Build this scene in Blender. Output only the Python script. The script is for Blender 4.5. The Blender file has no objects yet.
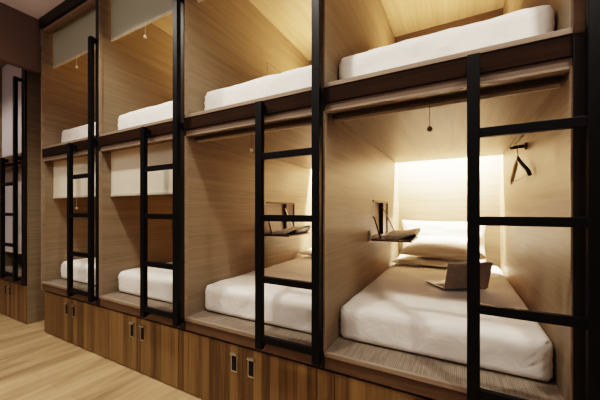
import bpy, bmesh, math, random
from mathutils import Vector, noise, Matrix
random.seed(4)
sc = bpy.context.scene
COL = sc.collection
PI = math.pi

# ------------------------------------------------------------------ materials
def new_mat(name):
    m = bpy.data.materials.new(name); m.use_nodes = True
    nt = m.node_tree
    return m, nt, nt.nodes, nt.links, nt.nodes['Principled BSDF']

def simple(name, col, rough=.5, metal=0.0, spec=.5, noise_amt=.12, scale=30):
    m, nt, N, L, b = new_mat(name)
    tc = N.new('ShaderNodeNewGeometry')
    n = N.new('ShaderNodeTexNoise'); n.inputs['Scale'].default_value = scale; n.inputs['Detail'].default_value = 4
    L.new(tc.outputs['Position'], n.inputs['Vector'])
    r = N.new('ShaderNodeValToRGB')
    a = 1 - noise_amt; c = 1 + noise_amt
    r.color_ramp.elements[0].position = .3; r.color_ramp.elements[1].position = .7
    r.color_ramp.elements[0].color = (col[0]*a, col[1]*a, col[2]*a, 1)
    r.color_ramp.elements[1].color = (min(1, col[0]*c), min(1, col[1]*c), min(1, col[2]*c), 1)
    L.new(n.outputs['Fac'], r.inputs['Fac']); L.new(r.outputs['Color'], b.inputs['Base Color'])
    b.inputs['Roughness'].default_value = rough; b.inputs['Metallic'].default_value = metal
    b.inputs['Specular IOR Level'].default_value = spec
    return m

def veneer(name, c1, c2, scale, rough=.45, strip=0, strip_amt=.5, spec=.35, bump=.08):
    """wood: noise stretched along the grain; optional random strips `strip` metres wide along X"""
    m, nt, N, L, b = new_mat(name)
    geo = N.new('ShaderNodeNewGeometry')
    mp = N.new('ShaderNodeVectorMath'); mp.operation = 'MULTIPLY'; mp.inputs[1].default_value = scale
    L.new(geo.outputs['Position'], mp.inputs[0])
    n = N.new('ShaderNodeTexNoise'); n.inputs['Scale'].default_value = 1; n.inputs['Detail'].default_value = 5
    n.inputs['Roughness'].default_value = .65; n.inputs['Distortion'].default_value = .3
    n2 = N.new('ShaderNodeTexNoise'); n2.inputs['Scale'].default_value = .22; n2.inputs['Detail'].default_value = 2
    L.new(mp.outputs[0], n.inputs['Vector']); L.new(mp.outputs[0], n2.inputs['Vector'])
    mx = N.new('ShaderNodeMath'); mx.operation = 'MULTIPLY_ADD'; mx.inputs[1].default_value = .6
    mul = N.new('ShaderNodeMath'); mul.operation = 'MULTIPLY'; mul.inputs[1].default_value = .4
    L.new(n2.outputs['Fac'], mul.inputs[0])
    L.new(n.outputs['Fac'], mx.inputs[0]); L.new(mul.outputs[0], mx.inputs[2])
    fac = mx.outputs[0]
    if strip:
        sx = N.new('ShaderNodeSeparateXYZ'); L.new(geo.outputs['Position'], sx.inputs[0])
        d = N.new('ShaderNodeMath'); d.operation = 'DIVIDE'; d.inputs[1].default_value = strip
        L.new(sx.outputs['X'], d.inputs[0])
        fl = N.new('ShaderNodeMath'); fl.operation = 'FLOOR'; L.new(d.outputs[0], fl.inputs[0])
        wn = N.new('ShaderNodeTexWhiteNoise'); wn.noise_dimensions = '1D'; L.new(fl.outputs[0], wn.inputs['W'])
        k = N.new('ShaderNodeMath'); k.operation = 'MULTIPLY_ADD'; k.inputs[1].default_value = strip_amt; 
        sub = N.new('ShaderNodeMath'); sub.operation = 'SUBTRACT'; sub.inputs[1].default_value = .5
        L.new(wn.outputs['Value'], sub.inputs[0]); L.new(sub.outputs[0], k.inputs[0]); L.new(fac, k.inputs[2])
        fac = k.outputs[0]
    r = N.new('ShaderNodeValToRGB')
    r.color_ramp.elements[0].position = .3; r.color_ramp.elements[1].position = .7
    r.color_ramp.elements[0].color = (*c1, 1); r.color_ramp.elements[1].color = (*c2, 1)
    L.new(fac, r.inputs['Fac']); L.new(r.outputs['Color'], b.inputs['Base Color'])
    b.inputs['Roughness'].default_value = rough; b.inputs['Specular IOR Level'].default_value = spec
    bp = N.new('ShaderNodeBump'); bp.inputs['Strength'].default_value = bump; bp.inputs['Distance'].default_value = .004
    L.new(n.outputs['Fac'], bp.inputs['Height']); L.new(bp.outputs['Normal'], b.inputs['Normal'])
    return m

def fabric(name, col, bump=.25, scale=9, rough=.85):
    m, nt, N, L, b = new_mat(name)
    geo = N.new('ShaderNodeTexCoord')
    n = N.new('ShaderNodeTexNoise'); n.inputs['Scale'].default_value = scale; n.inputs['Detail'].default_value = 5
    n.inputs['Distortion'].default_value = .6
    w = N.new('ShaderNodeTexNoise'); w.inputs['Scale'].default_value = 220; w.inputs['Detail'].default_value = 2
    L.new(geo.outputs['Object'], n.inputs['Vector']); L.new(geo.outputs['Object'], w.inputs['Vector'])
    ad = N.new('ShaderNodeMath'); ad.operation = 'MULTIPLY_ADD'; ad.inputs[1].default_value = .03
    L.new(w.outputs['Fac'], ad.inputs[0]); L.new(n.outputs['Fac'], ad.inputs[2])
    bp = N.new('ShaderNodeBump'); bp.inputs['Strength'].default_value = bump; bp.inputs['Distance'].default_value = .03
    L.new(ad.outputs[0], bp.inputs['Height']); L.new(bp.outputs['Normal'], b.inputs['Normal'])
    b.inputs['Base Color'].default_value = (*col, 1); b.inputs['Roughness'].default_value = rough
    b.inputs['Specular IOR Level'].default_value = .15
    b.inputs['Sheen Weight'].default_value = .15
    return m

def blind_mat(name, col, trans=.45):
    m, nt, N, L, b = new_mat(name)
    geo = N.new('ShaderNodeNewGeometry')
    mp = N.new('ShaderNodeVectorMath'); mp.operation = 'MULTIPLY'; mp.inputs[1].default_value = (300, 300, 300)
    n = N.new('ShaderNodeTexNoise'); n.inputs['Scale'].default_value = 1
    L.new(geo.outputs['Position'], mp.inputs[0]); L.new(mp.outputs[0], n.inputs['Vector'])
    r = N.new('ShaderNodeValToRGB')
    r.color_ramp.elements[0].color = (col[0]*.92, col[1]*.92, col[2]*.92, 1); r.color_ramp.elements[1].color = (*col, 1)
    L.new(n.outputs['Fac'], r.inputs['Fac'])
    d = N.new('ShaderNodeBsdfDiffuse'); t = N.new('ShaderNodeBsdfTranslucent'); mix = N.new('ShaderNodeMixShader')
    L.new(r.outputs['Color'], d.inputs['Color']); L.new(r.outputs['Color'], t.inputs['Color'])
    mix.inputs['Fac'].default_value = trans
    L.new(d.outputs[0], mix.inputs[1]); L.new(t.outputs[0], mix.inputs[2])
    L.new(mix.outputs[0], N['Material Output'].inputs['Surface'])
    N.remove(b)
    return m

def floor_mat():
    m, nt, N, L, b = new_mat('oak plank floor')
    geo = N.new('ShaderNodeNewGeometry')
    sx = N.new('ShaderNodeSeparateXYZ'); L.new(geo.outputs['Position'], sx.inputs[0])
    cb = N.new('ShaderNodeCombineXYZ'); L.new(sx.outputs['Y'], cb.inputs['X']); L.new(sx.outputs['X'], cb.inputs['Y'])
    br = N.new('ShaderNodeTexBrick'); L.new(cb.outputs[0], br.inputs['Vector'])
    br.inputs['Scale'].default_value = 1; br.inputs['Brick Width'].default_value = 1.1; br.inputs['Row Height'].default_value = .15
    br.inputs['Mortar Size'].default_value = .0015; br.inputs['Bias'].default_value = 0; br.offset = .37
    br.inputs['Color1'].default_value = (.34, .34, .34, 1); br.inputs['Color2'].default_value = (.66, .66, .66, 1)
    br.inputs['Mortar'].default_value = (.1, .1, .1, 1)
    sc_ = N.new('ShaderNodeVectorMath'); sc_.operation = 'MULTIPLY'; sc_.inputs[1].default_value = (7, .8, 1)
    L.new(geo.outputs['Position'], sc_.inputs[0])
    n = N.new('ShaderNodeTexNoise'); n.inputs['Scale'].default_value = 1; n.inputs['Detail'].default_value = 6; n.inputs['Distortion'].default_value = .8
    n.inputs['Roughness'].default_value = .6
    L.new(sc_.outputs[0], n.inputs['Vector'])
    ma = N.new('ShaderNodeMath'); ma.operation = 'MULTIPLY_ADD'; ma.inputs[1].default_value = .75
    mu = N.new('ShaderNodeMath'); mu.operation = 'MULTIPLY'; mu.inputs[1].default_value = .25
    L.new(br.outputs['Color'], mu.inputs[0]); L.new(n.outputs['Fac'], ma.inputs[0]); L.new(mu.outputs[0], ma.inputs[2])
    r = N.new('ShaderNodeValToRGB')
    r.color_ramp.elements[0].position = .25; r.color_ramp.elements[1].position = .7
    r.color_ramp.elements[0].color = (.105, .064, .034, 1); r.color_ramp.elements[1].color = (.58, .42, .25, 1)
    e = r.color_ramp.elements.new(.45); e.color = (.36, .245, .138, 1)
    L.new(ma.outputs[0], r.inputs['Fac']); L.new(r.outputs['Color'], b.inputs['Base Color'])
    b.inputs['Roughness'].default_value = .5; b.inputs['Specular IOR Level'].default_value = .35
    return m

def ribbed(name, c1, c2, period=.012):
    """platform matting: fine ribs running front to back"""
    m, nt, N, L, b = new_mat(name)
    geo = N.new('ShaderNodeNewGeometry')
    sx = N.new('ShaderNodeSeparateXYZ'); L.new(geo.outputs['Position'], sx.inputs[0])
    d = N.new('ShaderNodeMath'); d.operation = 'MULTIPLY'; d.inputs[1].default_value = 2*PI/period; L.new(sx.outputs['X'], d.inputs[0])
    s = N.new('ShaderNodeMath'); s.operation = 'SINE'; L.new(d.outputs[0], s.inputs[0])
    n = N.new('ShaderNodeTexNoise'); n.inputs['Scale'].default_value = 1; n.inputs['Detail'].default_value = 3
    mp = N.new('ShaderNodeVectorMath'); mp.operation = 'MULTIPLY'; mp.inputs[1].default_value = (120, 9, 1)
    L.new(geo.outputs['Position'], mp.inputs[0]); L.new(mp.outputs[0], n.inputs['Vector'])
    k = N.new('ShaderNodeMath'); k.operation = 'MULTIPLY_ADD'; k.inputs[1].default_value = .16; L.new(s.outputs[0], k.inputs[0]); L.new(n.outputs['Fac'], k.inputs[2])
    r = N.new('ShaderNodeValToRGB'); r.color_ramp.elements[0].position = .3; r.color_ramp.elements[1].position = .7
    r.color_ramp.elements[0].color = (*c1, 1); r.color_ramp.elements[1].color = (*c2, 1)
    L.new(k.outputs[0], r.inputs['Fac']); L.new(r.outputs['Color'], b.inputs['Base Color'])
    b.inputs['Roughness'].default_value = .8; b.inputs['Specular IOR Level'].default_value = .2
    return m

def glow(name, col, strength):
    m, nt, N, L, b = new_mat(name)
    b.inputs['Emission Color'].default_value = (*col, 1); b.inputs['Emission Strength'].default_value = strength
    n = N.new('ShaderNodeTexNoise'); n.inputs['Scale'].default_value = 3
    return m

OAK1, OAK2 = (.175, .135, .092), (.298, .236, .165)
M = {
    'veneer': veneer('oak veneer', OAK1, OAK2, (2.2, 2.2, 85)),
    'veneer_flat': veneer('oak veneer ceiling', OAK1, OAK2, (85, 2.2, 2.2)),
    'veneer_edge': veneer('oak veneer edge', (.20, .15, .11), (.31, .24, .18), (5, 5, 60)),
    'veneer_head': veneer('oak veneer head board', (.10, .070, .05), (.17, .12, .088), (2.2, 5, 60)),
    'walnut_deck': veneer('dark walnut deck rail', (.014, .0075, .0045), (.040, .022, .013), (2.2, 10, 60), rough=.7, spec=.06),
    'walnut': veneer('walnut door veneer', (.085, .052, .021), (.26, .172, .078), (48, 10, 1.6), strip=.062, strip_amt=.32, rough=.4),
    'walnut_rail': veneer('walnut rail veneer', (.068, .042, .025), (.155, .100, .060), (2.2, 10, 60), rough=.45),
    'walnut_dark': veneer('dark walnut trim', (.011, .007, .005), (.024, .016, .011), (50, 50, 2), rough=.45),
    'shadow_gap': simple('black shadow gap', (.006, .005, .004), .9),
    'black': simple('black powder coated steel', (.0018, .0018, .003), .5, 0.0, .22),
    'linen': fabric('white cotton sheet', (.88, .85, .80), bump=.45, scale=6),
    'pillow': fabric('white pillowcase cotton', (.82, .79, .74), bump=.35, scale=10),
    'blind': blind_mat('cream blind cloth', (.84, .80, .69), .27),
    'blind_grey': blind_mat('grey blind cloth', (.45, .475, .40), .12),
    'blind_far': blind_mat('lilac grey blind cloth', (.50, .465, .49), .05),
    'bar': simple('pale blind bar', (.55, .5, .42), .5),
    'cord': simple('off white cord', (.7, .66, .58), .7),
    'knob': simple('pale wooden knob', (.75, .70, .60), .5),
    'knob_brown': simple('brown wooden knob', (.10, .06, .035), .5),
    'steel': simple('brushed steel', (.50, .48, .45), .36, 1.0),
    'bronze': simple('dark bronze', (.055, .035, .022), .4, .6),
    'mat': ribbed('ribbed platform matting', (.165, .130, .100), (.265, .216, .17), .0085),
    'floor': floor_mat(),
    'ceiling': simple('ceiling paint', (.86, .80, .90), .9, noise_amt=.03, scale=4),
    'brown_paint': simple('brown wall paint', (.165, .122, .106), .85, noise_amt=.04, scale=5),
    'hall_wall': simple('taupe wall paint', (.30, .26, .22), .85, noise_amt=.04, scale=5),
    'laptop': simple('silver grey laptop shell', (.30, .27, .25), .42, .3),
    'keys': simple('laptop keys', (.02, .02, .02), .6),
    'screen': simple('laptop screen glass', (.01, .01, .012), .15),
    'paper': simple('printed newspaper', (.88, .86, .82), .8, noise_amt=.12, scale=45),
    'dark_cover': simple('dark magazine cover', (.012, .010, .010), .5),
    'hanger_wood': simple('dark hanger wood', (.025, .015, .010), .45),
    'hanger_lit': simple('hanger wood painted as lit', (.62, .45, .25), .45),  # paler copy of the hanger wood, lamp light painted into the colour
    'led': glow('warm led strip', (1, .72, .42), 6),
}

# ------------------------------------------------------------------ mesh helpers
def add_box(bm, x0, x1, y0, y1, z0, z1, bev=0.0):
    t = bmesh.new()
    bmesh.ops.create_cube(t, size=1)
    for v in t.verts:
        v.co = Vector(((x0+x1)/2 + v.co.x*(x1-x0), (y0+y1)/2 + v.co.y*(y1-y0), (z0+z1)/2 + v.co.z*(z1-z0)))
    if bev:
        bmesh.ops.bevel(t, geom=t.edges[:], offset=bev, segments=2, affect='EDGES', profile=.5)
    merge(bm, t)

def merge(bm, t):
    me = bpy.data.meshes.new('tmp'); t.to_mesh(me); t.free(); bm.from_mesh(me); bpy.data.meshes.remove(me)

def box(x0, x1, y0, y1, z0, z1, bev=0.0):
    bm = bmesh.new(); add_box(bm, x0, x1, y0, y1, z0, z1, bev); return bm

def add_tube(bm, pts, r, seg=8):
    pts = [Vector(p) for p in pts]
    rings = []
    for i, p in enumerate(pts):
        a = pts[max(0, i-1)]; c = pts[min(len(pts)-1, i+1)]
        d = (c - a).normalized()
        up = Vector((0, 0, 1)) if abs(d.z) < .9 else Vector((1, 0, 0))
        u = d.cross(up).normalized(); w = d.cross(u)
        rr = r[i] if isinstance(r, (list, tuple)) else r
        rings.append([bm.verts.new(p + u*math.cos(2*PI*k/seg)*rr + w*math.sin(2*PI*k/seg)*rr) for k in range(seg)])
    for a, b in zip(rings, rings[1:]):
        for k in range(seg):
            bm.faces.new((a[k], a[(k+1) % seg], b[(k+1) % seg], b[k]))
    bm.faces.new(rings[0][::-1]); bm.faces.new(rings[-1])

def add_sphere(bm, c, r, sz=1.0):
    t = bmesh.new(); bmesh.ops.create_uvsphere(t, u_segments=12, v_segments=8, radius=r)
    for v in t.verts: v.co = Vector((v.co.x, v.co.y, v.co.z*sz)) + Vector(c)
    merge(bm, t)

def thing(name, label, cat, loc, group=None):
    o = bpy.data.objects.new(name, None); COL.objects.link(o); o.empty_display_size = .1
    o.location = loc; o['label'] = label; o['category'] = cat
    if group: o['group'] = group
    return o

def origin(o):
    while o.parent: o = o.parent
    return Vector(o.location)

def obj(name, bm, mat, parent=None, smooth=False, label=None, base=None):
    """link a world-space bmesh as one mesh object (vertices made relative to its thing's base)"""
    og = origin(parent) if parent else (Vector(base) if base else Vector((0, 0, 0)))
    bmesh.ops.recalc_face_normals(bm, faces=bm.faces[:])
    for v in bm.verts: v.co -= og
    me = bpy.data.meshes.new(name); bm.to_mesh(me); bm.free()
    me.materials.append(M[mat])
    if smooth:
        for p in me.polygons: p.use_smooth = True
    o = bpy.data.objects.new(name, me); COL.objects.link(o)
    if parent: o.parent = parent
    else: o.location = og
    if label: o['label'] = label
    return o

def tag(o, label, cat, group=None):
    o['label'] = label; o['category'] = cat
    if group: o['group'] = group
    return o

def struct(name, bm, mat):
    o = obj(name, bm, mat); o['kind'] = 'structure'; return o

# ------------------------------------------------------------------ layout
# facade plane Y=0, corridor at Y<0, bunks at Y>0;  units run along X
UNITS = [(-3.918, -2.873), (-2.811, -1.773), (-1.711, -.696), (-.634, .372)]
ZF1, ZC1 = .545, 1.845
ZF2, ZC2 = 1.980, 3.250
YB1, YB2 = 2.20, 1.95
ZCEIL = 3.36
N4 = ['furthest', 'second', 'third', 'nearest']

# ------------------------------------------------------------------ setting
struct('floor', box(-7.2, 2.0, -3.2, 2.4, -.06, 0), 'floor')
struct('ceiling', box(-7.2, 2.0, -3.2, 2.4, ZCEIL, ZCEIL+.06), 'ceiling')
struct('wall_back', box(-7.2, 2.0, 2.4, 2.46, 0, ZCEIL), 'brown_paint')
struct('wall_front', box(-7.2, 2.0, -3.26, -3.2, 0, ZCEIL), 'hall_wall')
struct('wall_right', box(2.0, 2.06, -3.2, 2.4, 0, ZCEIL), 'hall_wall')
struct('wall_left', box(-7.26, -7.2, -3.2, 2.4, 0, ZCEIL), 'hall_wall')
# bulkhead crossing the corridor and the recess behind its opening
struct('wall_bulkhead', box(-4.05, -3.975, -3.2, -.005, 2.80, ZCEIL), 'brown_paint')
struct('wall_recess', box(-4.345, -3.99, .35, .40, 0, ZCEIL), 'veneer')
struct('wall_infill', box(.440, 1.99, -.012, .05, 0, ZCEIL), 'walnut_dark')
# end panel, divider fronts, fascia
struct('trim_1', box(-3.948, -3.9305, -.012, 2.2, .456, 3.25, .002), 'veneer')
xd = [(-2.873, -2.811), (-1.773, -1.711), (-.696, -.634), (.372, .438)]
for i, (a, b) in enumerate(xd):
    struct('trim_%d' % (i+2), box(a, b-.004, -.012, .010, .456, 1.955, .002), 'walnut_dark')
    struct('trim_%d' % (i+7), box(a, b-.004, -.012, .010, 1.9555, 3.249, .002), 'walnut_rail' if i > 1 else 'walnut_dark')  # lighter veneer on the near upper fronts paints in the light on them
struct('trim_6', box(-3.948, .438, -.03, .03, 3.25, 3.358, .003), 'walnut_dark')

# ------------------------------------------------------------------ sleeping pods
def holed_panel(x0, x1, y0, y1, z0, z1, hy0, hy1, hz0, hz1, back):
    """vertical side panel with a niche opening in its +X face"""
    bm = bmesh.new()
    add_box(bm, x0, x1, y0, hy0, z0, z1); add_box(bm, x0, x1, hy1, y1, z0, z1)
    add_box(bm, x0, x1, hy0, hy1, z0, hz0); add_box(bm, x0, x1, hy0, hy1, hz1, z1)
    add_box(bm, x0, x0+back, hy0, hy1, hz0, hz1)
    return bm

def pod(k, upper, label, shelf_open, led):
    xl, xr = UNITS[k]
    zf, zc, yb = (ZF2, ZC2, YB2) if upper else (ZF1, ZC1, YB1)
    t = thing('sleeping_pod', label, 'bunk bed', ((xl+xr)/2, 0, zf - (.103 if upper else .095)), 'sleeping pods in the bunk wall')
    zlow = zf
    ztop = zc + (.0 if upper else .03)
    tl = .012 if k == 0 else .05
    # platform: boards, matted top, edge lip, front board
    obj('platform', box(xl+.0005, xr-.0005, .004, yb-.002, zf-.022, zf), 'mat' if not upper else 'veneer_flat', t)
    obj('front_lip', box(xl+.0005, xr-.0005, -.016, .004, zf-.022, zf+.001, .002), 'veneer_edge', t, label='pale edge strip')
    if upper:
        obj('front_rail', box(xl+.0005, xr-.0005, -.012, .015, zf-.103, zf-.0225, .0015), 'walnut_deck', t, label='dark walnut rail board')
    else:
        obj('front_rail', box(xl+.0005, xr-.0005, -.008, .015, zf-.090, zf-.0225, .0015), 'walnut_rail', t, label='walnut skirt board')
    # side panels
    hy0, hy1, hz0, hz1 = 1.0, 1.54, zf+.535, zf+.835
    obj('side_panel', holed_panel(xl-tl, xl, .0105, yb, zlow, ztop, hy0, hy1, hz0, hz1, .006), 'veneer', t)
    obj('side_panel', box(xr, xr+.0115, .0105, yb, zlow, ztop), 'veneer', t)
    # ceiling and back
    yce = yb if upper else 2.0
    cp = box(xl+.0005, xr-.0005, .03 if not upper else .0305, yce-.001, zc, zc+.015)
    if not upper: add_box(cp, xl+.0005, xr-.0005, yce-.016, yce-.001, zc+.015, zc+.108)
    obj('ceiling_panel', cp, 'veneer_flat', t)
    obj('back_panel', box(xl, xr, yb, yb+.018, zf, (zc+.11) if not upper else zc), 'veneer_head' if upper else 'veneer', t)  # upper back gets a darker veneer; its dimness is painted in
    # inner lining of the opening (thin pale edges)
    fr = bmesh.new()
    if upper:
        add_box(fr, xl+.0005, xr-.0005, -.006, .03, zc-.03, zc-.0005)
    else:
        add_box(fr, xl+.0005, xr-.0005, -.004, .0295, zc-.012, zc-.002)
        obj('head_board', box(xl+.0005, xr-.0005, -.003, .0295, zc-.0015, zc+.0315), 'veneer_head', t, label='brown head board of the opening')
    add_box(fr, xl-.0035, xl+.006, -.015, .0100, zf+.001, zc-.0305 if upper else zc-.0125)
    add_box(fr, xr-.006, xr-.0003, -.006, .0100, zf+.001, zc-.0305 if upper else zc-.0125)
    obj('opening_frame', fr, 'veneer_edge', t)
    # fold-down shelf in the left panel
    if shelf_open:
        sh = obj('fold_down_shelf', box(xl+.003, xl+.315, .905, 1.345, hz0-.022, hz0-.008, .002), 'bronze', t, label='dark fold-down shelf')
        for yy, zt_, xe in ((.99, .172, .066), (1.334, .25, .13)):
            s = bmesh.new()
            add_tube(s, [(xl+.001, yy, hz0+zt_), (xl+.012, yy, hz0+zt_-.004), (xl+xe, yy, hz0-.0085)], .006, 6)
            obj('strut', s, 'bronze' if yy < 1.1 else 'steel', sh)
        rim = bmesh.new()
        add_box(rim, xl-.004, xl+.006, hy0-.012, hy1+.02, hz1-.004, hz1+.014)
        add_box(rim, xl-.004, xl+.006, hy1, hy1+.02, hz0, hz1-.004)
        obj('niche_frame', rim, 'bronze', t, label='dark frame of the shelf niche')
        nb = box(xl-tl+.0065, xl-tl+.009, hy0+.002, hy1-.002, hz0+.002, hz1-.002)
        obj('niche_back', nb, 'veneer_edge', t)
        obj('niche_shade', box(xl-tl+.0065, xl-.003, hy1-.15, hy1-.0005, hz0+.002, hz1-.002), 'bronze', t, label='dark block painted as shade inside the niche')  # thick dark block puts the shade of the niche's far side into colour
    else:
        obj('fold_down_shelf', box(xl-.016, xl-.0005, hy0+.007, hy1-.007, hz0+.007, hz1-.007, .001), 'veneer', t)
    sw = obj('wall_switch', box(xl, xl+.020, .845, .872, zf+.515, zf+.60, .003), 'bar', t, label='small pale wall block beside the shelf')
    # cove light
    if not upper:
        obj('light_strip', box(xl+.02, xr-.02, 2.008, 2.035, zc+.098, zc+.106), 'led', t)
    else:
        obj('light_strip', box(xl+.02, xr-.02, yb-.30, yb-.275, zf+.40, zf+.405), 'led', t)
        obj('light_ledge', box(xl+.02, xr-.02, yb-.31, yb-.001, zf+.382, zf+.3995), 'veneer_edge', t)
    ld = bpy.data.lights.new('cove_lamp', 'AREA'); ld.shape = 'RECTANGLE'; ld.size = (xr-xl)-.06; ld.size_y = .016
    ld.energy = led; ld.color = ((1, .66, .32) if k < 2 else (1, .69, .38)) if upper else ((1, .70, .34) if k < 2 else (1, .80, .60))
    lo = bpy.data.objects.new('cove_lamp', ld); COL.objects.link(lo)
    if upper:
        lo.location = ((xl+xr)/2, yb-.2875, zf+.412); lo.rotation_euler = (PI+.45, 0, 0); ld.spread = math.radians(130)
    else:
        lo.location = ((xl+xr)/2, 2.023, zc+.095); lo.rotation_euler = (0, 0, 0)
    return t

lower_lab = ['lower wooden sleeping pod at the far end, half-lowered cream blind, nearest the corridor bulkhead',
             'lower wooden sleeping pod with half-lowered cream blind, second from the far end',
             'lower wooden sleeping pod with bare mattress and folded papers on its shelf',
             'lower wooden sleeping pod with laptop on the bed and coat hanger on its wall']
upper_lab = ['upper wooden sleeping pod at the far end, directly beside the brown bulkhead',
             'upper wooden sleeping pod second from the far end, grey blind partly lowered',
             'upper wooden sleeping pod with glowing ceiling, above the pod with bare mattress and papers',
             'upper wooden sleeping pod nearest the viewer, above the bed with the laptop']
LED1 = [44, 42, 84, 74]
LED2 = [13, 16, 17, 14]
for k in range(4):
    pod(k, False, lower_lab[k], k >= 2, LED1[k])
    pod(k, True, upper_lab[k], False, LED2[k])

# ------------------------------------------------------------------ base cabinets
def cabinet(x0, xs, seam, x1, label, group='walnut base cabinets'):
    t = thing('base_cabinet', label, 'cabinet', ((x0+x1)/2, .3, 0), group)
    obj('body', box(x0+.001, x1-.001, .024, .62, .0, .452), 'shadow_gap', t, label='dark carcass with shadow gap')
    if xs > x0 + .01:
        obj('filler_panel', box(x0+.0015, xs-.0015, .0, .0235, .008, .440, .001), 'walnut', t)
    for a, b, s in ((xs, seam, -1), (seam, x1, 1)):
        d = obj('door', box(a+.0015, b-.0015, .0, .0235, .008, .440, .001), 'walnut', t)
        hx = seam + s*.068
        h = bmesh.new(); w, zz, hh, th = .026, .325, .056, .006
        add_box(h, hx-w, hx-w+th, -.004, -.0002, zz-hh, zz+hh); add_box(h, hx+w-th, hx+w, -.004, -.0002, zz-hh, zz+hh)
        add_box(h, hx-w+th, hx+w-th, -.004, -.0002, zz-hh, zz-hh+th*1.6)
        add_box(h, hx-w, hx+w, -.016, -.0002, zz+hh-.002, zz+hh+.012, .002)
        obj('handle', h, 'steel', d, label='steel pull frame with top lip')
        obj('pull_recess', box(hx-w+th, hx+w-th, -.003, -.0003, zz-hh+th*1.6, zz+hh-.002), 'shadow_gap', d, label='black recess of the pull')
    return t
cabinet(-3.90, -3.82, -3.345, -2.896, 'walnut two-door base cabinet under the far-end lower pod beside the bulkhead opening')
cabinet(-2.896, -2.77, -2.275, -1.789, 'walnut two-door base cabinet second from the far end, under the second half-shaded lower pod')
cabinet(-1.789, -1.686, -1.197, -.682, 'walnut two-door base cabinet with both pulls in plain view, under the pod with bare mattress')
cabinet(-.682, -.58, -.078, .434, 'walnut base cabinet cut by the bottom of the photo, under the bed with the laptop')

# ------------------------------------------------------------------ ladders
def ladder(xc, label, dx=0.0):
    """xc: centre of the tall post"""
    t = thing('bunk_ladder', label, 'ladder', (xc-.18, -.062, .500), 'black bunk ladders')
    yf, yr, hw = -.078, -.046, .0225
    xlft = xc - .366
    obj('post', box(xlft-hw, xlft+hw, yf, yr, .500, 1.935, .002), 'black', t)
    obj('tall_post', box(xc-hw, xc+hw, yf, yr, .500, 2.83, .002), 'black', t)
    for z in (.562, .905, 1.26, 1.615):
        obj('rung', box(xlft+hw, xc-hw, yf+.003, yr-.003, z-.018, z+.018, .002), 'black', t)
    for x in (xlft, xc):
        obj('bracket', box(x-.014, x+.014, yr, -.0165, 1.885, 1.925), 'black', t)
        obj('bracket', box(x-.014, x+.014, yr, -.0165, .508, .535), 'black', t)
    obj('bracket', box(xc-.014, xc+.014, yr, -.0125, 2.795, 2.83), 'black', t)
    return t
ladder(-2.845, 'black steel bunk ladder before the far-end pods, its top handle fully visible')
ladder(-1.735, 'black steel bunk ladder before the second pod column, left of the pod with bare mattress')
ladder(-.655, 'black steel bunk ladder before the pod with bare mattress and shelf papers')
ladder(.417, 'large black steel bunk ladder nearest the viewer, before the bed with the laptop')

# ------------------------------------------------------------------ roller blinds
def blind(k, upper, zb, label, rolled=False, mat='blind', xs=None):
    xl, xr = xs if xs else UNITS[k]
    zt = (ZC2 if upper else ZC1) - .002
    y = .115 if xs else (.085, .085, .10, .115)[k]
    t = thing('roller_blind', label, 'roller blind', ((xl+xr)/2, y, zb), 'roller blinds in the pod openings')
    a, b = xl+.008, xr-.008
    if rolled:
        obj('cassette', box(a, b, y-.03, y+.03, zt-.022, zt, .003), 'walnut_rail', t, label='brown cassette')
    else:
        obj('blind_cloth', box(a, b, y-.001, y+.001, zb+.018, zt), mat, t)
    obj('bottom_bar', box(a, b, y-.007, y+.007, zb, zb+.02, .003), 'bar', t)
    xc = (xl+xr)/2 + .005
    c = bmesh.new(); add_tube(c, [(xc, y-.009, zb+.01), (xc, y-.012, zb-.05), (xc, y-.012, zb-.10)], .0016, 6)
    cd = obj('pull_cord', c, 'cord' if not rolled else 'knob_brown', t)
    kb = bmesh.new(); add_sphere(kb, (xc, y-.012, zb-.108), .0125, 1.1)
    obj('knob', kb, 'knob_brown' if (rolled and k == 3) else 'knob', cd, smooth=True)
    return t
blind(0, True, 2.862, 'grey roller blind partly lowered in the far-end upper pod beside the bulkhead', mat='blind_grey')
blind(1, True, 2.852, 'grey roller blind partly lowered in the second upper pod from the far end', mat='blind_grey')
blind(2, True, 2.848, 'grey roller blind of the third upper pod, only its lower corner in view', mat='blind_grey')
blind(0, False, 1.437, 'cream roller blind half lowered in the far-end lower pod')
blind(1, False, 1.432, 'cream roller blind half lowered in the second lower pod from the far end')
blind(2, False, 1.806, 'rolled-up blind with pull knob over the pod with bare mattress and papers', rolled=True)
blind(3, False, 1.806, 'rolled-up blind with brown pull knob hanging over the bed with the laptop', rolled=True)

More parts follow.
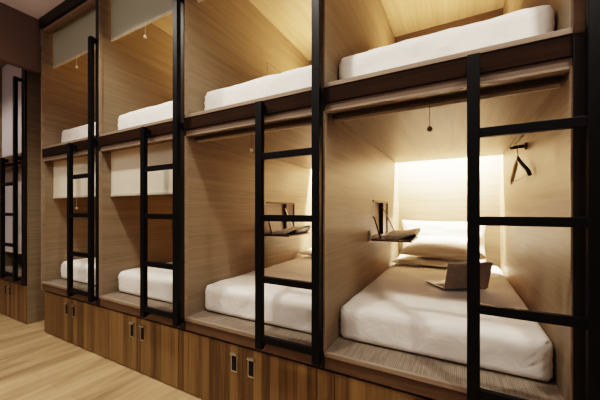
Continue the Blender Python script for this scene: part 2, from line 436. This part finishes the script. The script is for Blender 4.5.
# ------------------------------------------------------------------ bedding
def mattress(x0, x1, y0, y1, z0, z1, seed, crown=.02, r=.045, rc=.06):
    bm = bmesh.new()
    nx, ny, nz = 44, 70, 12
    def axis(a, b, n, e):
        ts = [i/n for i in range(n+1)]
        return [a + (b-a)*(.5 - .5*math.cos(PI*t))*.55 + (b-a)*t*.45 for t in ts]
    X, Y, Z = axis(x0, x1, nx, .2), axis(y0, y1, ny, .2), axis(z0, z1, nz, .2)
    V = {}
    def vert(i, j, k):
        key = (i, j, k)
        if key in V: return V[key]
        p = Vector((X[i], Y[j], Z[k]))
        # plan corners rounded by rc, top and bottom edges by r
        qx = min(max(p.x, x0+rc), x1-rc); qy = min(max(p.y, y0+rc), y1-rc)
        d = Vector((p.x-qx, p.y-qy))
        if abs(d.x) > 1e-6 and abs(d.y) > 1e-6:
            m = max(abs(d.x), abs(d.y)); d = d.normalized()*m
        p.x, p.y = qx+d.x, qy+d.y
        ix = (p.x-(x0+x1)/2); iy = (p.y-(y0+y1)/2)
        # edge rounding
        qz = min(max(p.z, z0+r*.6), z1-r)
        dz = p.z-qz
        rr = r if dz > 0 else r*.6
        ex = max(0, abs(ix)-((x1-x0)/2-r)); ey = max(0, abs(iy)-((y1-y0)/2-r))
        e = min(r, math.hypot(ex, ey))
        if dz != 0 and e > 0:
            s = abs(dz)/rr; u = e/r
            m = max(s, u); h = math.hypot(s, u)
            f = m/h
            p.z = qz + dz*f
            sx = ex*(1-f); sy = ey*(1-f)
            p.x -= math.copysign(sx, ix); p.y -= math.copysign(sy, iy)
        # crown and soft wrinkles
        if p.z > z1-r:
            w = max(0, 1-(abs(ix)/((x1-x0)/2))**3)*max(0, 1-(abs(iy)/((y1-y0)/2))**6)
            p.z += crown*w
        amp = .006 if p.z > z1-r*.9 else .005
        nn = noise.fractal(Vector((p.x*5+seed, p.y*5, p.z*4)), 1, 2, 4)
        if k == nz: p.z += nn*.008
        elif j == 0 or j == ny: p.y += nn*.012*math.sin(PI*k/nz)
        # diagonal tucks at the front corners
        if p.y < y0+.25:
            c = min(p.x-x0, x1-p.x)
            tk = max(0, 1-c/.28)
            p.y += .008*tk*math.sin((c*1.1+p.z*1.3)*110+seed)*math.sin(PI*min(1, max(0, (p.z-z0)/(z1-z0))))
        V[key] = bm.verts.new(p); return V[key]
    def quad(a, b, c, d):
        vs = []
        for q in (a, b, c, d):
            v = vert(*q)
            if v not in vs: vs.append(v)
        if len(vs) >= 3:
            try: bm.faces.new(vs)
            except ValueError: pass
    for i in range(nx):
        for j in range(ny):
            quad((i, j, nz), (i+1, j, nz), (i+1, j+1, nz), (i, j+1, nz)); quad((i, j, 0), (i, j+1, 0), (i+1, j+1, 0), (i+1, j, 0))
    for i in range(nx):
        for k in range(nz):
            quad((i, 0, k), (i+1, 0, k), (i+1, 0, k+1), (i, 0, k+1)); quad((i, ny, k), (i, ny, k+1), (i+1, ny, k+1), (i+1, ny, k))
    for j in range(ny):
        for k in range(nz):
            quad((0, j, k), (0, j, k+1), (0, j+1, k+1), (0, j+1, k)); quad((nx, j, k), (nx, j+1, k), (nx, j+1, k+1), (nx, j, k+1))
    return bm

mat_low = ['white sheeted mattress of the far-end lower pod, beside the bulkhead opening',
           'white sheeted mattress of the second lower pod from the far end, under the half-lowered blind',
           'white sheeted mattress of the third lower pod, bare in front, below the shelf with papers',
           'large white sheeted mattress with an open laptop on it']
mat_up = ['white mattress of the far-end upper pod, smallest of the upper row',
          'white mattress of the second upper pod from the far end, below the hanging white knob',
          'white mattress of the third upper pod, below the glowing ceiling left of the third divider',
          'long white mattress of the nearest upper pod, above the bed with the laptop']
for k, (xl, xr) in enumerate(UNITS):
    for up in (False, True):
        z0 = (ZF2 if up else ZF1) + .001
        h = .220 if up else .194
        y1 = (YB2-.02) if up else (YB1-.02)
        o = obj('mattress', mattress(xl+.004, xr-.005, (.14, .13, .14, .15 if up else .175)[k], y1, z0, z0+h, k*3.1+up*7, crown=.018), 'linen', smooth=True, base=((xl+xr)/2, 1.1, z0))
        tag(o, (mat_up if up else mat_low)[k], 'mattress', 'white mattresses in the pods')

def pillow(c, w, d, th, rot, label, seed, taper=.0):
    bm = bmesh.new(); n = 26
    def pt(u, v, s):
        e = (1-abs(u)**2.6)**.5*(1-abs(v)**2.6)**.5 if abs(u) < 1 and abs(v) < 1 else 0
        k = 1 - .07*(1-abs(v))*abs(u)**2      # slightly pinched sides
        x = u*w/2*(1-.05*(1-v*v)*(abs(u)))*(1-taper*(v+1)/2); y = v*d/2*(1-.06*(1-u*u)*abs(v))
        nn = noise.fractal(Vector((u*2.2+seed, v*2.2, s*3)), 1, 2, 3)
        z = s*th/2*e + nn*.011*(1 if e > .15 else .3)
        return Vector((x, y, z))
    R = Matrix.Rotation(rot[2], 3, 'Z') @ Matrix.Rotation(rot[0], 3, 'X') @ Matrix.Rotation(rot[1], 3, 'Y')
    top = {}; bot = {}
    for i in range(n+1):
        for j in range(n+1):
            u = math.sin(PI/2*(2*i/n-1)); v = math.sin(PI/2*(2*j/n-1))
            top[i, j] = bm.verts.new(Vector(c) + R @ pt(u, v, 1))
            edge = i in (0, n) or j in (0, n)
            bot[i, j] = top[i, j] if edge else bm.verts.new(Vector(c) + R @ pt(u, v, -1))
    for i in range(n):
        for j in range(n):
            bm.faces.new((top[i, j], top[i+1, j], top[i+1, j+1], top[i, j+1]))
            f = (bot[i, j], bot[i, j+1], bot[i+1, j+1], bot[i+1, j])
            try: bm.faces.new(f)
            except ValueError: pass
    o = obj('pillow', bm, 'pillow', smooth=True, base=c)
    return tag(o, label, 'pillow', 'white pillows')

R = math.radians
pillow((-.19, 1.775, .797), .82, .42, .062, (R(3), 0, R(-2)), 'white pillow lying flat on the laptop bed, bottom of the stack', 1)
pillow((-.165, 1.84, .936), .76, .42, .165, (R(17), 0, R(2)), 'plump white pillow leaning in front on the laptop bed, above the flat one', 5, .2)
pillow((-.17, 2.115, .985), .84, .42, .09, (R(82), 0, 0), 'white pillow standing upright against the lit headboard, behind the plump one', 9)
pillow((-1.27, 1.78, .811), .80, .46, .085, (R(3), 0, R(2)), 'white pillow lying flat in the third lower pod, behind the right post of its ladder', 13)
pillow((-1.27, 2.09, .985), .80, .44, .11, (R(78), 0, R(1)), 'white pillow propped upright in the third lower pod, behind the flat one', 17)

# ------------------------------------------------------------------ laptop
def build_laptop():
    o = Vector((-.089, .750, .7640)); h = Vector((.246, .177, 0)).normalized(); d = Vector((-.177, .246, 0)).normalized()  # hinge dir, away dir
    up = Vector((0, 0, 1)); W, D, H = .315, .218, .183
    t = thing('laptop', 'open grey laptop seen from behind its screen, on the white mattress', 'laptop', tuple(o + h*W/2))
    def slab(a, b, c, z0, z1, dirs, bev=.002):
        """box in a local frame: dirs = (u, v, w)"""
        bm = bmesh.new(); u, v, w = dirs
        t_ = bmesh.new(); bmesh.ops.create_cube(t_, size=1)
        for q in t_.verts:
            x = a[0] + (q.co.x+.5)*(a[1]-a[0]); y = b[0] + (q.co.y+.5)*(b[1]-b[0]); z = z0 + (q.co.z+.5)*(z1-z0)
            q.co = o + u*x + v*y + w*z
        if bev: bmesh.ops.bevel(t_, geom=t_.edges[:], offset=bev, segments=2, affect='EDGES')
        merge(bm, t_); return bm
    base = obj('base', slab((0, W), (0, D), 0, 0, .013, (h, d, up)), 'laptop', t)
    kb = bmesh.new()
    for r in range(5):
        for q in range(13):
            x = .018 + q*.0208; y = .030 + r*.0195
            s = slab((x, x+.0175), (y, y+.016), 0, .0132, .0150, (h, d, up), 0)
            merge(kb, s)
    obj('keyboard', kb, 'keys', base)
    obj('touchpad', slab((.10, .205), (.145, .205), 0, .0131, .0138, (h, d, up), 0), 'steel', base)
    a = R(14)
    su = (up*math.cos(a) - d*math.sin(a)); sn = (-d*math.cos(a) - up*math.sin(a))
    lid = obj('screen_lid', slab((0, W), (.012, .012+H), 0, -.003, .004, (h, su, sn), .0025), 'laptop', t)
    obj('display', slab((.008, W-.008), (.022, H+.004), 0, -.0042, -.0031, (h, su, sn), 0), 'screen', lid)
    hg = bmesh.new(); add_tube(hg, [o+h*.04+up*.011, o+h*(W-.04)+up*.011], .006, 8)
    obj('hinge', hg, 'keys', t)
build_laptop()

# ------------------------------------------------------------------ papers on the open shelves
def papers(k, label):
    xl = UNITS[k][0]; zs = ZF1 + .535 - .0075
    y0, y1 = 1.01, 1.318
    t = thing('folded_newspaper', label, 'newspaper', (xl+.16, (y0+y1)/2, zs), 'folded papers on the pod shelves')
    prof_top = [(.085, .016), (.10, .024), (.13, .028), (.17, .025), (.21, .026), (.25, .033), (.28, .043), (.305, .050), (.318, .049)]
    prof_bot = [(.315, .042), (.29, .034), (.26, .020), (.23, .008), (.20, .001), (.14, .001), (.085, .001)]
    def extr(prof, ya, yb, wob=.004):
        bm = bmesh.new(); n = 8; rows = []
        for j in range(n+1):
            y = ya + (yb-ya)*j/n
            rows.append([bm.verts.new((xl+x+wob*math.sin(j*.9+x*20), y, zs+(max(0,(y-y0)*.09) if z > .01 else 0)+max(.0005, z+(wob*.6*math.sin(j*1.3+x*14) if z > .01 else 0)))) for x, z in prof])
        m = len(prof)
        for a, b in zip(rows, rows[1:]):
            for q in range(m):
                bm.faces.new((a[q], a[(q+1) % m], b[(q+1) % m], b[q]))
        bm.faces.new(rows[0][::-1]); bm.faces.new(rows[-1])
        return bm
    obj('pages', extr(prof_top + prof_bot, y0, y1), 'paper', t)
    cov = [(.205, .001), (.24, .0095), (.265, .0185), (.292, .0325), (.317, .0405), (.321, .049), (.332, .048), (.338, .038), (.330, .024), (.312, .010), (.285, .001)]
    obj('cover', extr(cov, y0-.012, y1+.004, .003), 'dark_cover', t, label='dark curled cover')
papers(3, 'folded newspaper with dark curled cover on the shelf of the laptop bed')
papers(2, 'folded paper on the fold-down shelf of the third lower pod, behind its ladder')

# ------------------------------------------------------------------ coat hook and hanger
xw = UNITS[3][1]
t = thing('coat_hook', 'dark coat hook with pale upper prong on the right wall above the hanger', 'coat hook', (xw, 2.29-1.45, 1.70))
yh = .84
b = bmesh.new(); add_tube(b, [(xw-.0003, yh, 1.708), (xw-.012, yh, 1.708)], .022, 14); obj('wall_plate', b, 'bronze', t, smooth=False)
b = bmesh.new(); add_tube(b, [(xw-.011, yh, 1.708), (xw-.05, yh, 1.706), (xw-.085, yh, 1.702)], [.011, .010, .011], 10); obj('peg', b, 'bronze', t, smooth=True)
b = bmesh.new(); add_tube(b, [(xw-.080, yh, 1.712), (xw-.06, yh-.09, 1.728), (xw-.045, yh-.17, 1.742)], .0075, 8); obj('prong', b, 'cord', t, smooth=True, label='pale upper prong')

hx, hy = xw-.045, yh
t = thing('clothes_hanger', 'wooden clothes hanger hanging from the dark hook, one arm dark and one painted as lit', 'coat hanger', (hx, hy, 1.50))
b = bmesh.new()
pts = [(hx, hy-.022, 1.705)] + [(hx, hy + .022*math.cos(a), 1.702 + .022*math.sin(a)) for a in [PI*q/8 for q in range(8, -1, -1)]]
pts += [(hx, hy+.016, 1.685), (hx, hy+.004, 1.668), (hx, hy, 1.655), (hx, hy, 1.625)]
add_tube(b, pts, .003, 6); obj('hook', b, 'steel', t, smooth=True)
def arm(sy, mat, lab):
    b = bmesh.new()
    if sy < 0:
        p = [(hx, hy, 1.640), (hx+.004, hy-.03, 1.612), (hx+.014, hy-.10, 1.570), (hx+.024, hy-.165, 1.535), (hx+.028, hy-.195, 1.508)]
    else:
        p = [(hx, hy+.002, 1.625), (hx-.004, hy+.03, 1.604), (hx-.006, hy+.10, 1.560), (hx-.008, hy+.165, 1.518), (hx-.008, hy+.195, 1.490)]
    add_tube(b, p, [.008, .011, .012, .012, .010], 10)
    obj('arm', b, mat, t, smooth=True, label=lab)
arm(-1, 'hanger_wood', 'dark arm'); arm(1, 'hanger_lit', 'arm painted as lit')
b = bmesh.new(); add_tube(b, [(hx+.026, hy-.19, 1.512), (hx-.008, hy+.19, 1.494)], .0035, 6); obj('trouser_bar', b, 'bar', t, label='thin pale bar')

# ------------------------------------------------------------------ far bunk beyond the bulkhead
FX0, FX1 = -5.46, -4.44
for z, zt, zc, lab in ((ZF1, 1.876, ZC1, 'dim lower bunk beyond the corridor opening, its pale blind drawn down'),
                       (ZF2, ZC2, ZC2, 'dim upper bunk beyond the corridor opening, its grey blind drawn down')):
    t = thing('sleeping_pod', lab, 'bunk bed', ((FX0+FX1)/2, 0, z-.1), 'sleeping pods in the bunk wall')
    zb = z - (.103 if z > 1 else .09)
    sp = box(FX1, -4.3505, .0105, 2.2, zb+.001, zt)
    if z < 1: add_box(sp, -4.362, -4.3505, .0105, 2.2, 0, zb+.001)
    obj('side_panel', sp, 'veneer', t)
    obj('side_panel', box(FX0-.06, FX0, .0105, 2.2, zb+.001, zt), 'veneer', t)
    obj('end_post', box(FX1, -4.352, -.012, .010, zb+.001, zt, .002), 'walnut_dark', t, label='dark front edge')
    obj('platform', box(FX0+.001, FX1-.001, .004, 2.2, z-.022, z), 'mat', t)
    obj('front_rail', box(FX0+.001, FX1-.001, -.012, .0035, zb, z-.0225), 'walnut_rail', t)
    obj('ceiling_panel', box(FX0+.001, FX1-.001, .02, 2.2, zc, zc+.015), 'veneer_flat', t)
    obj('back_panel', box(FX0, FX1, 2.2, 2.215, z, zt), 'veneer', t)
blind(0, True, 1.985, 'grey blind fully lowered in the upper bunk beyond the bulkhead', mat='blind_far', xs=(FX0, FX1))
blind(0, False, .76, 'pale blind nearly fully lowered in the lower bunk beyond the bulkhead', mat='blind_far', xs=(FX0, FX1))
cabinet(-5.46, -5.40, -4.86, -4.363, 'dim walnut base cabinet beyond the bulkhead opening, at the left edge of the photo')
ladder(-4.450, 'dim black bunk ladder beyond the bulkhead opening, at the photo edge')

# ------------------------------------------------------------------ lights
def ceiling_fill(x0, x1, y, z, e):  # added up-facing fill, out of view, that brightens the ceiling
    l = bpy.data.lights.new('ceiling_fill_lamp', 'AREA'); l.shape = 'RECTANGLE'; l.size = x1-x0; l.size_y = .08; l.energy = e; l.color = (1, .91, .90)
    o = bpy.data.objects.new('ceiling_fill_lamp', l); COL.objects.link(o); o.location = ((x0+x1)/2, y, z); o.rotation_euler = (PI-.25, 0, 0)
ceiling_fill(-3.9, 1.8, -3.0, 2.6, 18)
ceiling_fill(-7.0, -4.2, -3.0, 2.6, 8)
def spot(x, y, z, e, ang, tx=None, ty=None, blend=.6, r=.05, col=(1, .91, .78)):
    l = bpy.data.lights.new('corridor_downlight', 'SPOT'); l.energy = e; l.spot_size = R(ang); l.spot_blend = blend
    l.shadow_soft_size = r; l.color = col
    o = bpy.data.objects.new('corridor_downlight', l); COL.objects.link(o); o.location = (x, y, z)
    d = Vector((tx if tx is not None else x, ty if ty is not None else y, 0)) - Vector((x, y, z))
    o.rotation_euler = d.to_track_quat('-Z', 'Y').to_euler()
spot(-2.4, -.75, 3.33, 64, 130)
spot(-.95, -.75, 3.33, 64, 130)
spot(.75, -.80, 3.33, 64, 130)
spot(-3.5, -2.1, 3.33, 60, 130)
spot(-5.2, -.9, 3.30, 45, 130)

w = bpy.data.worlds.new('room_ambient'); sc.world = w; w.use_nodes = True
w.node_tree.nodes['Background'].inputs['Color'].default_value = (.9, .85, .85, 1)
w.node_tree.nodes['Background'].inputs['Strength'].default_value = .05
l = bpy.data.lights.new('corridor_bounce', 'AREA'); l.shape = 'RECTANGLE'; l.size = 5; l.size_y = 1.2; l.energy = 10; l.color = (1, .90, .86)
o = bpy.data.objects.new('corridor_bounce', l); COL.objects.link(o); o.location = (-1.2, -2.2, 3.30)

# ------------------------------------------------------------------ camera
cam = bpy.data.cameras.new('camera'); co = bpy.data.objects.new('camera', cam); COL.objects.link(co)
co.location = (0, -1.45, 1.30); co.rotation_euler = (PI/2, 0, R(28.5))
cam.sensor_width = 36; cam.lens = 293/600*36; cam.shift_y = 11/600; cam.clip_start = .02
sc.camera = co

sc.view_settings.view_transform = 'Filmic'
sc.view_settings.look = 'High Contrast'
sc.view_settings.exposure = 0.78
try:
    sc.cycles.use_denoising = True
    sc.cycles.max_bounces = 10; sc.cycles.diffuse_bounces = 6
    sc.cycles.sample_clamp_indirect = 6
except Exception: pass
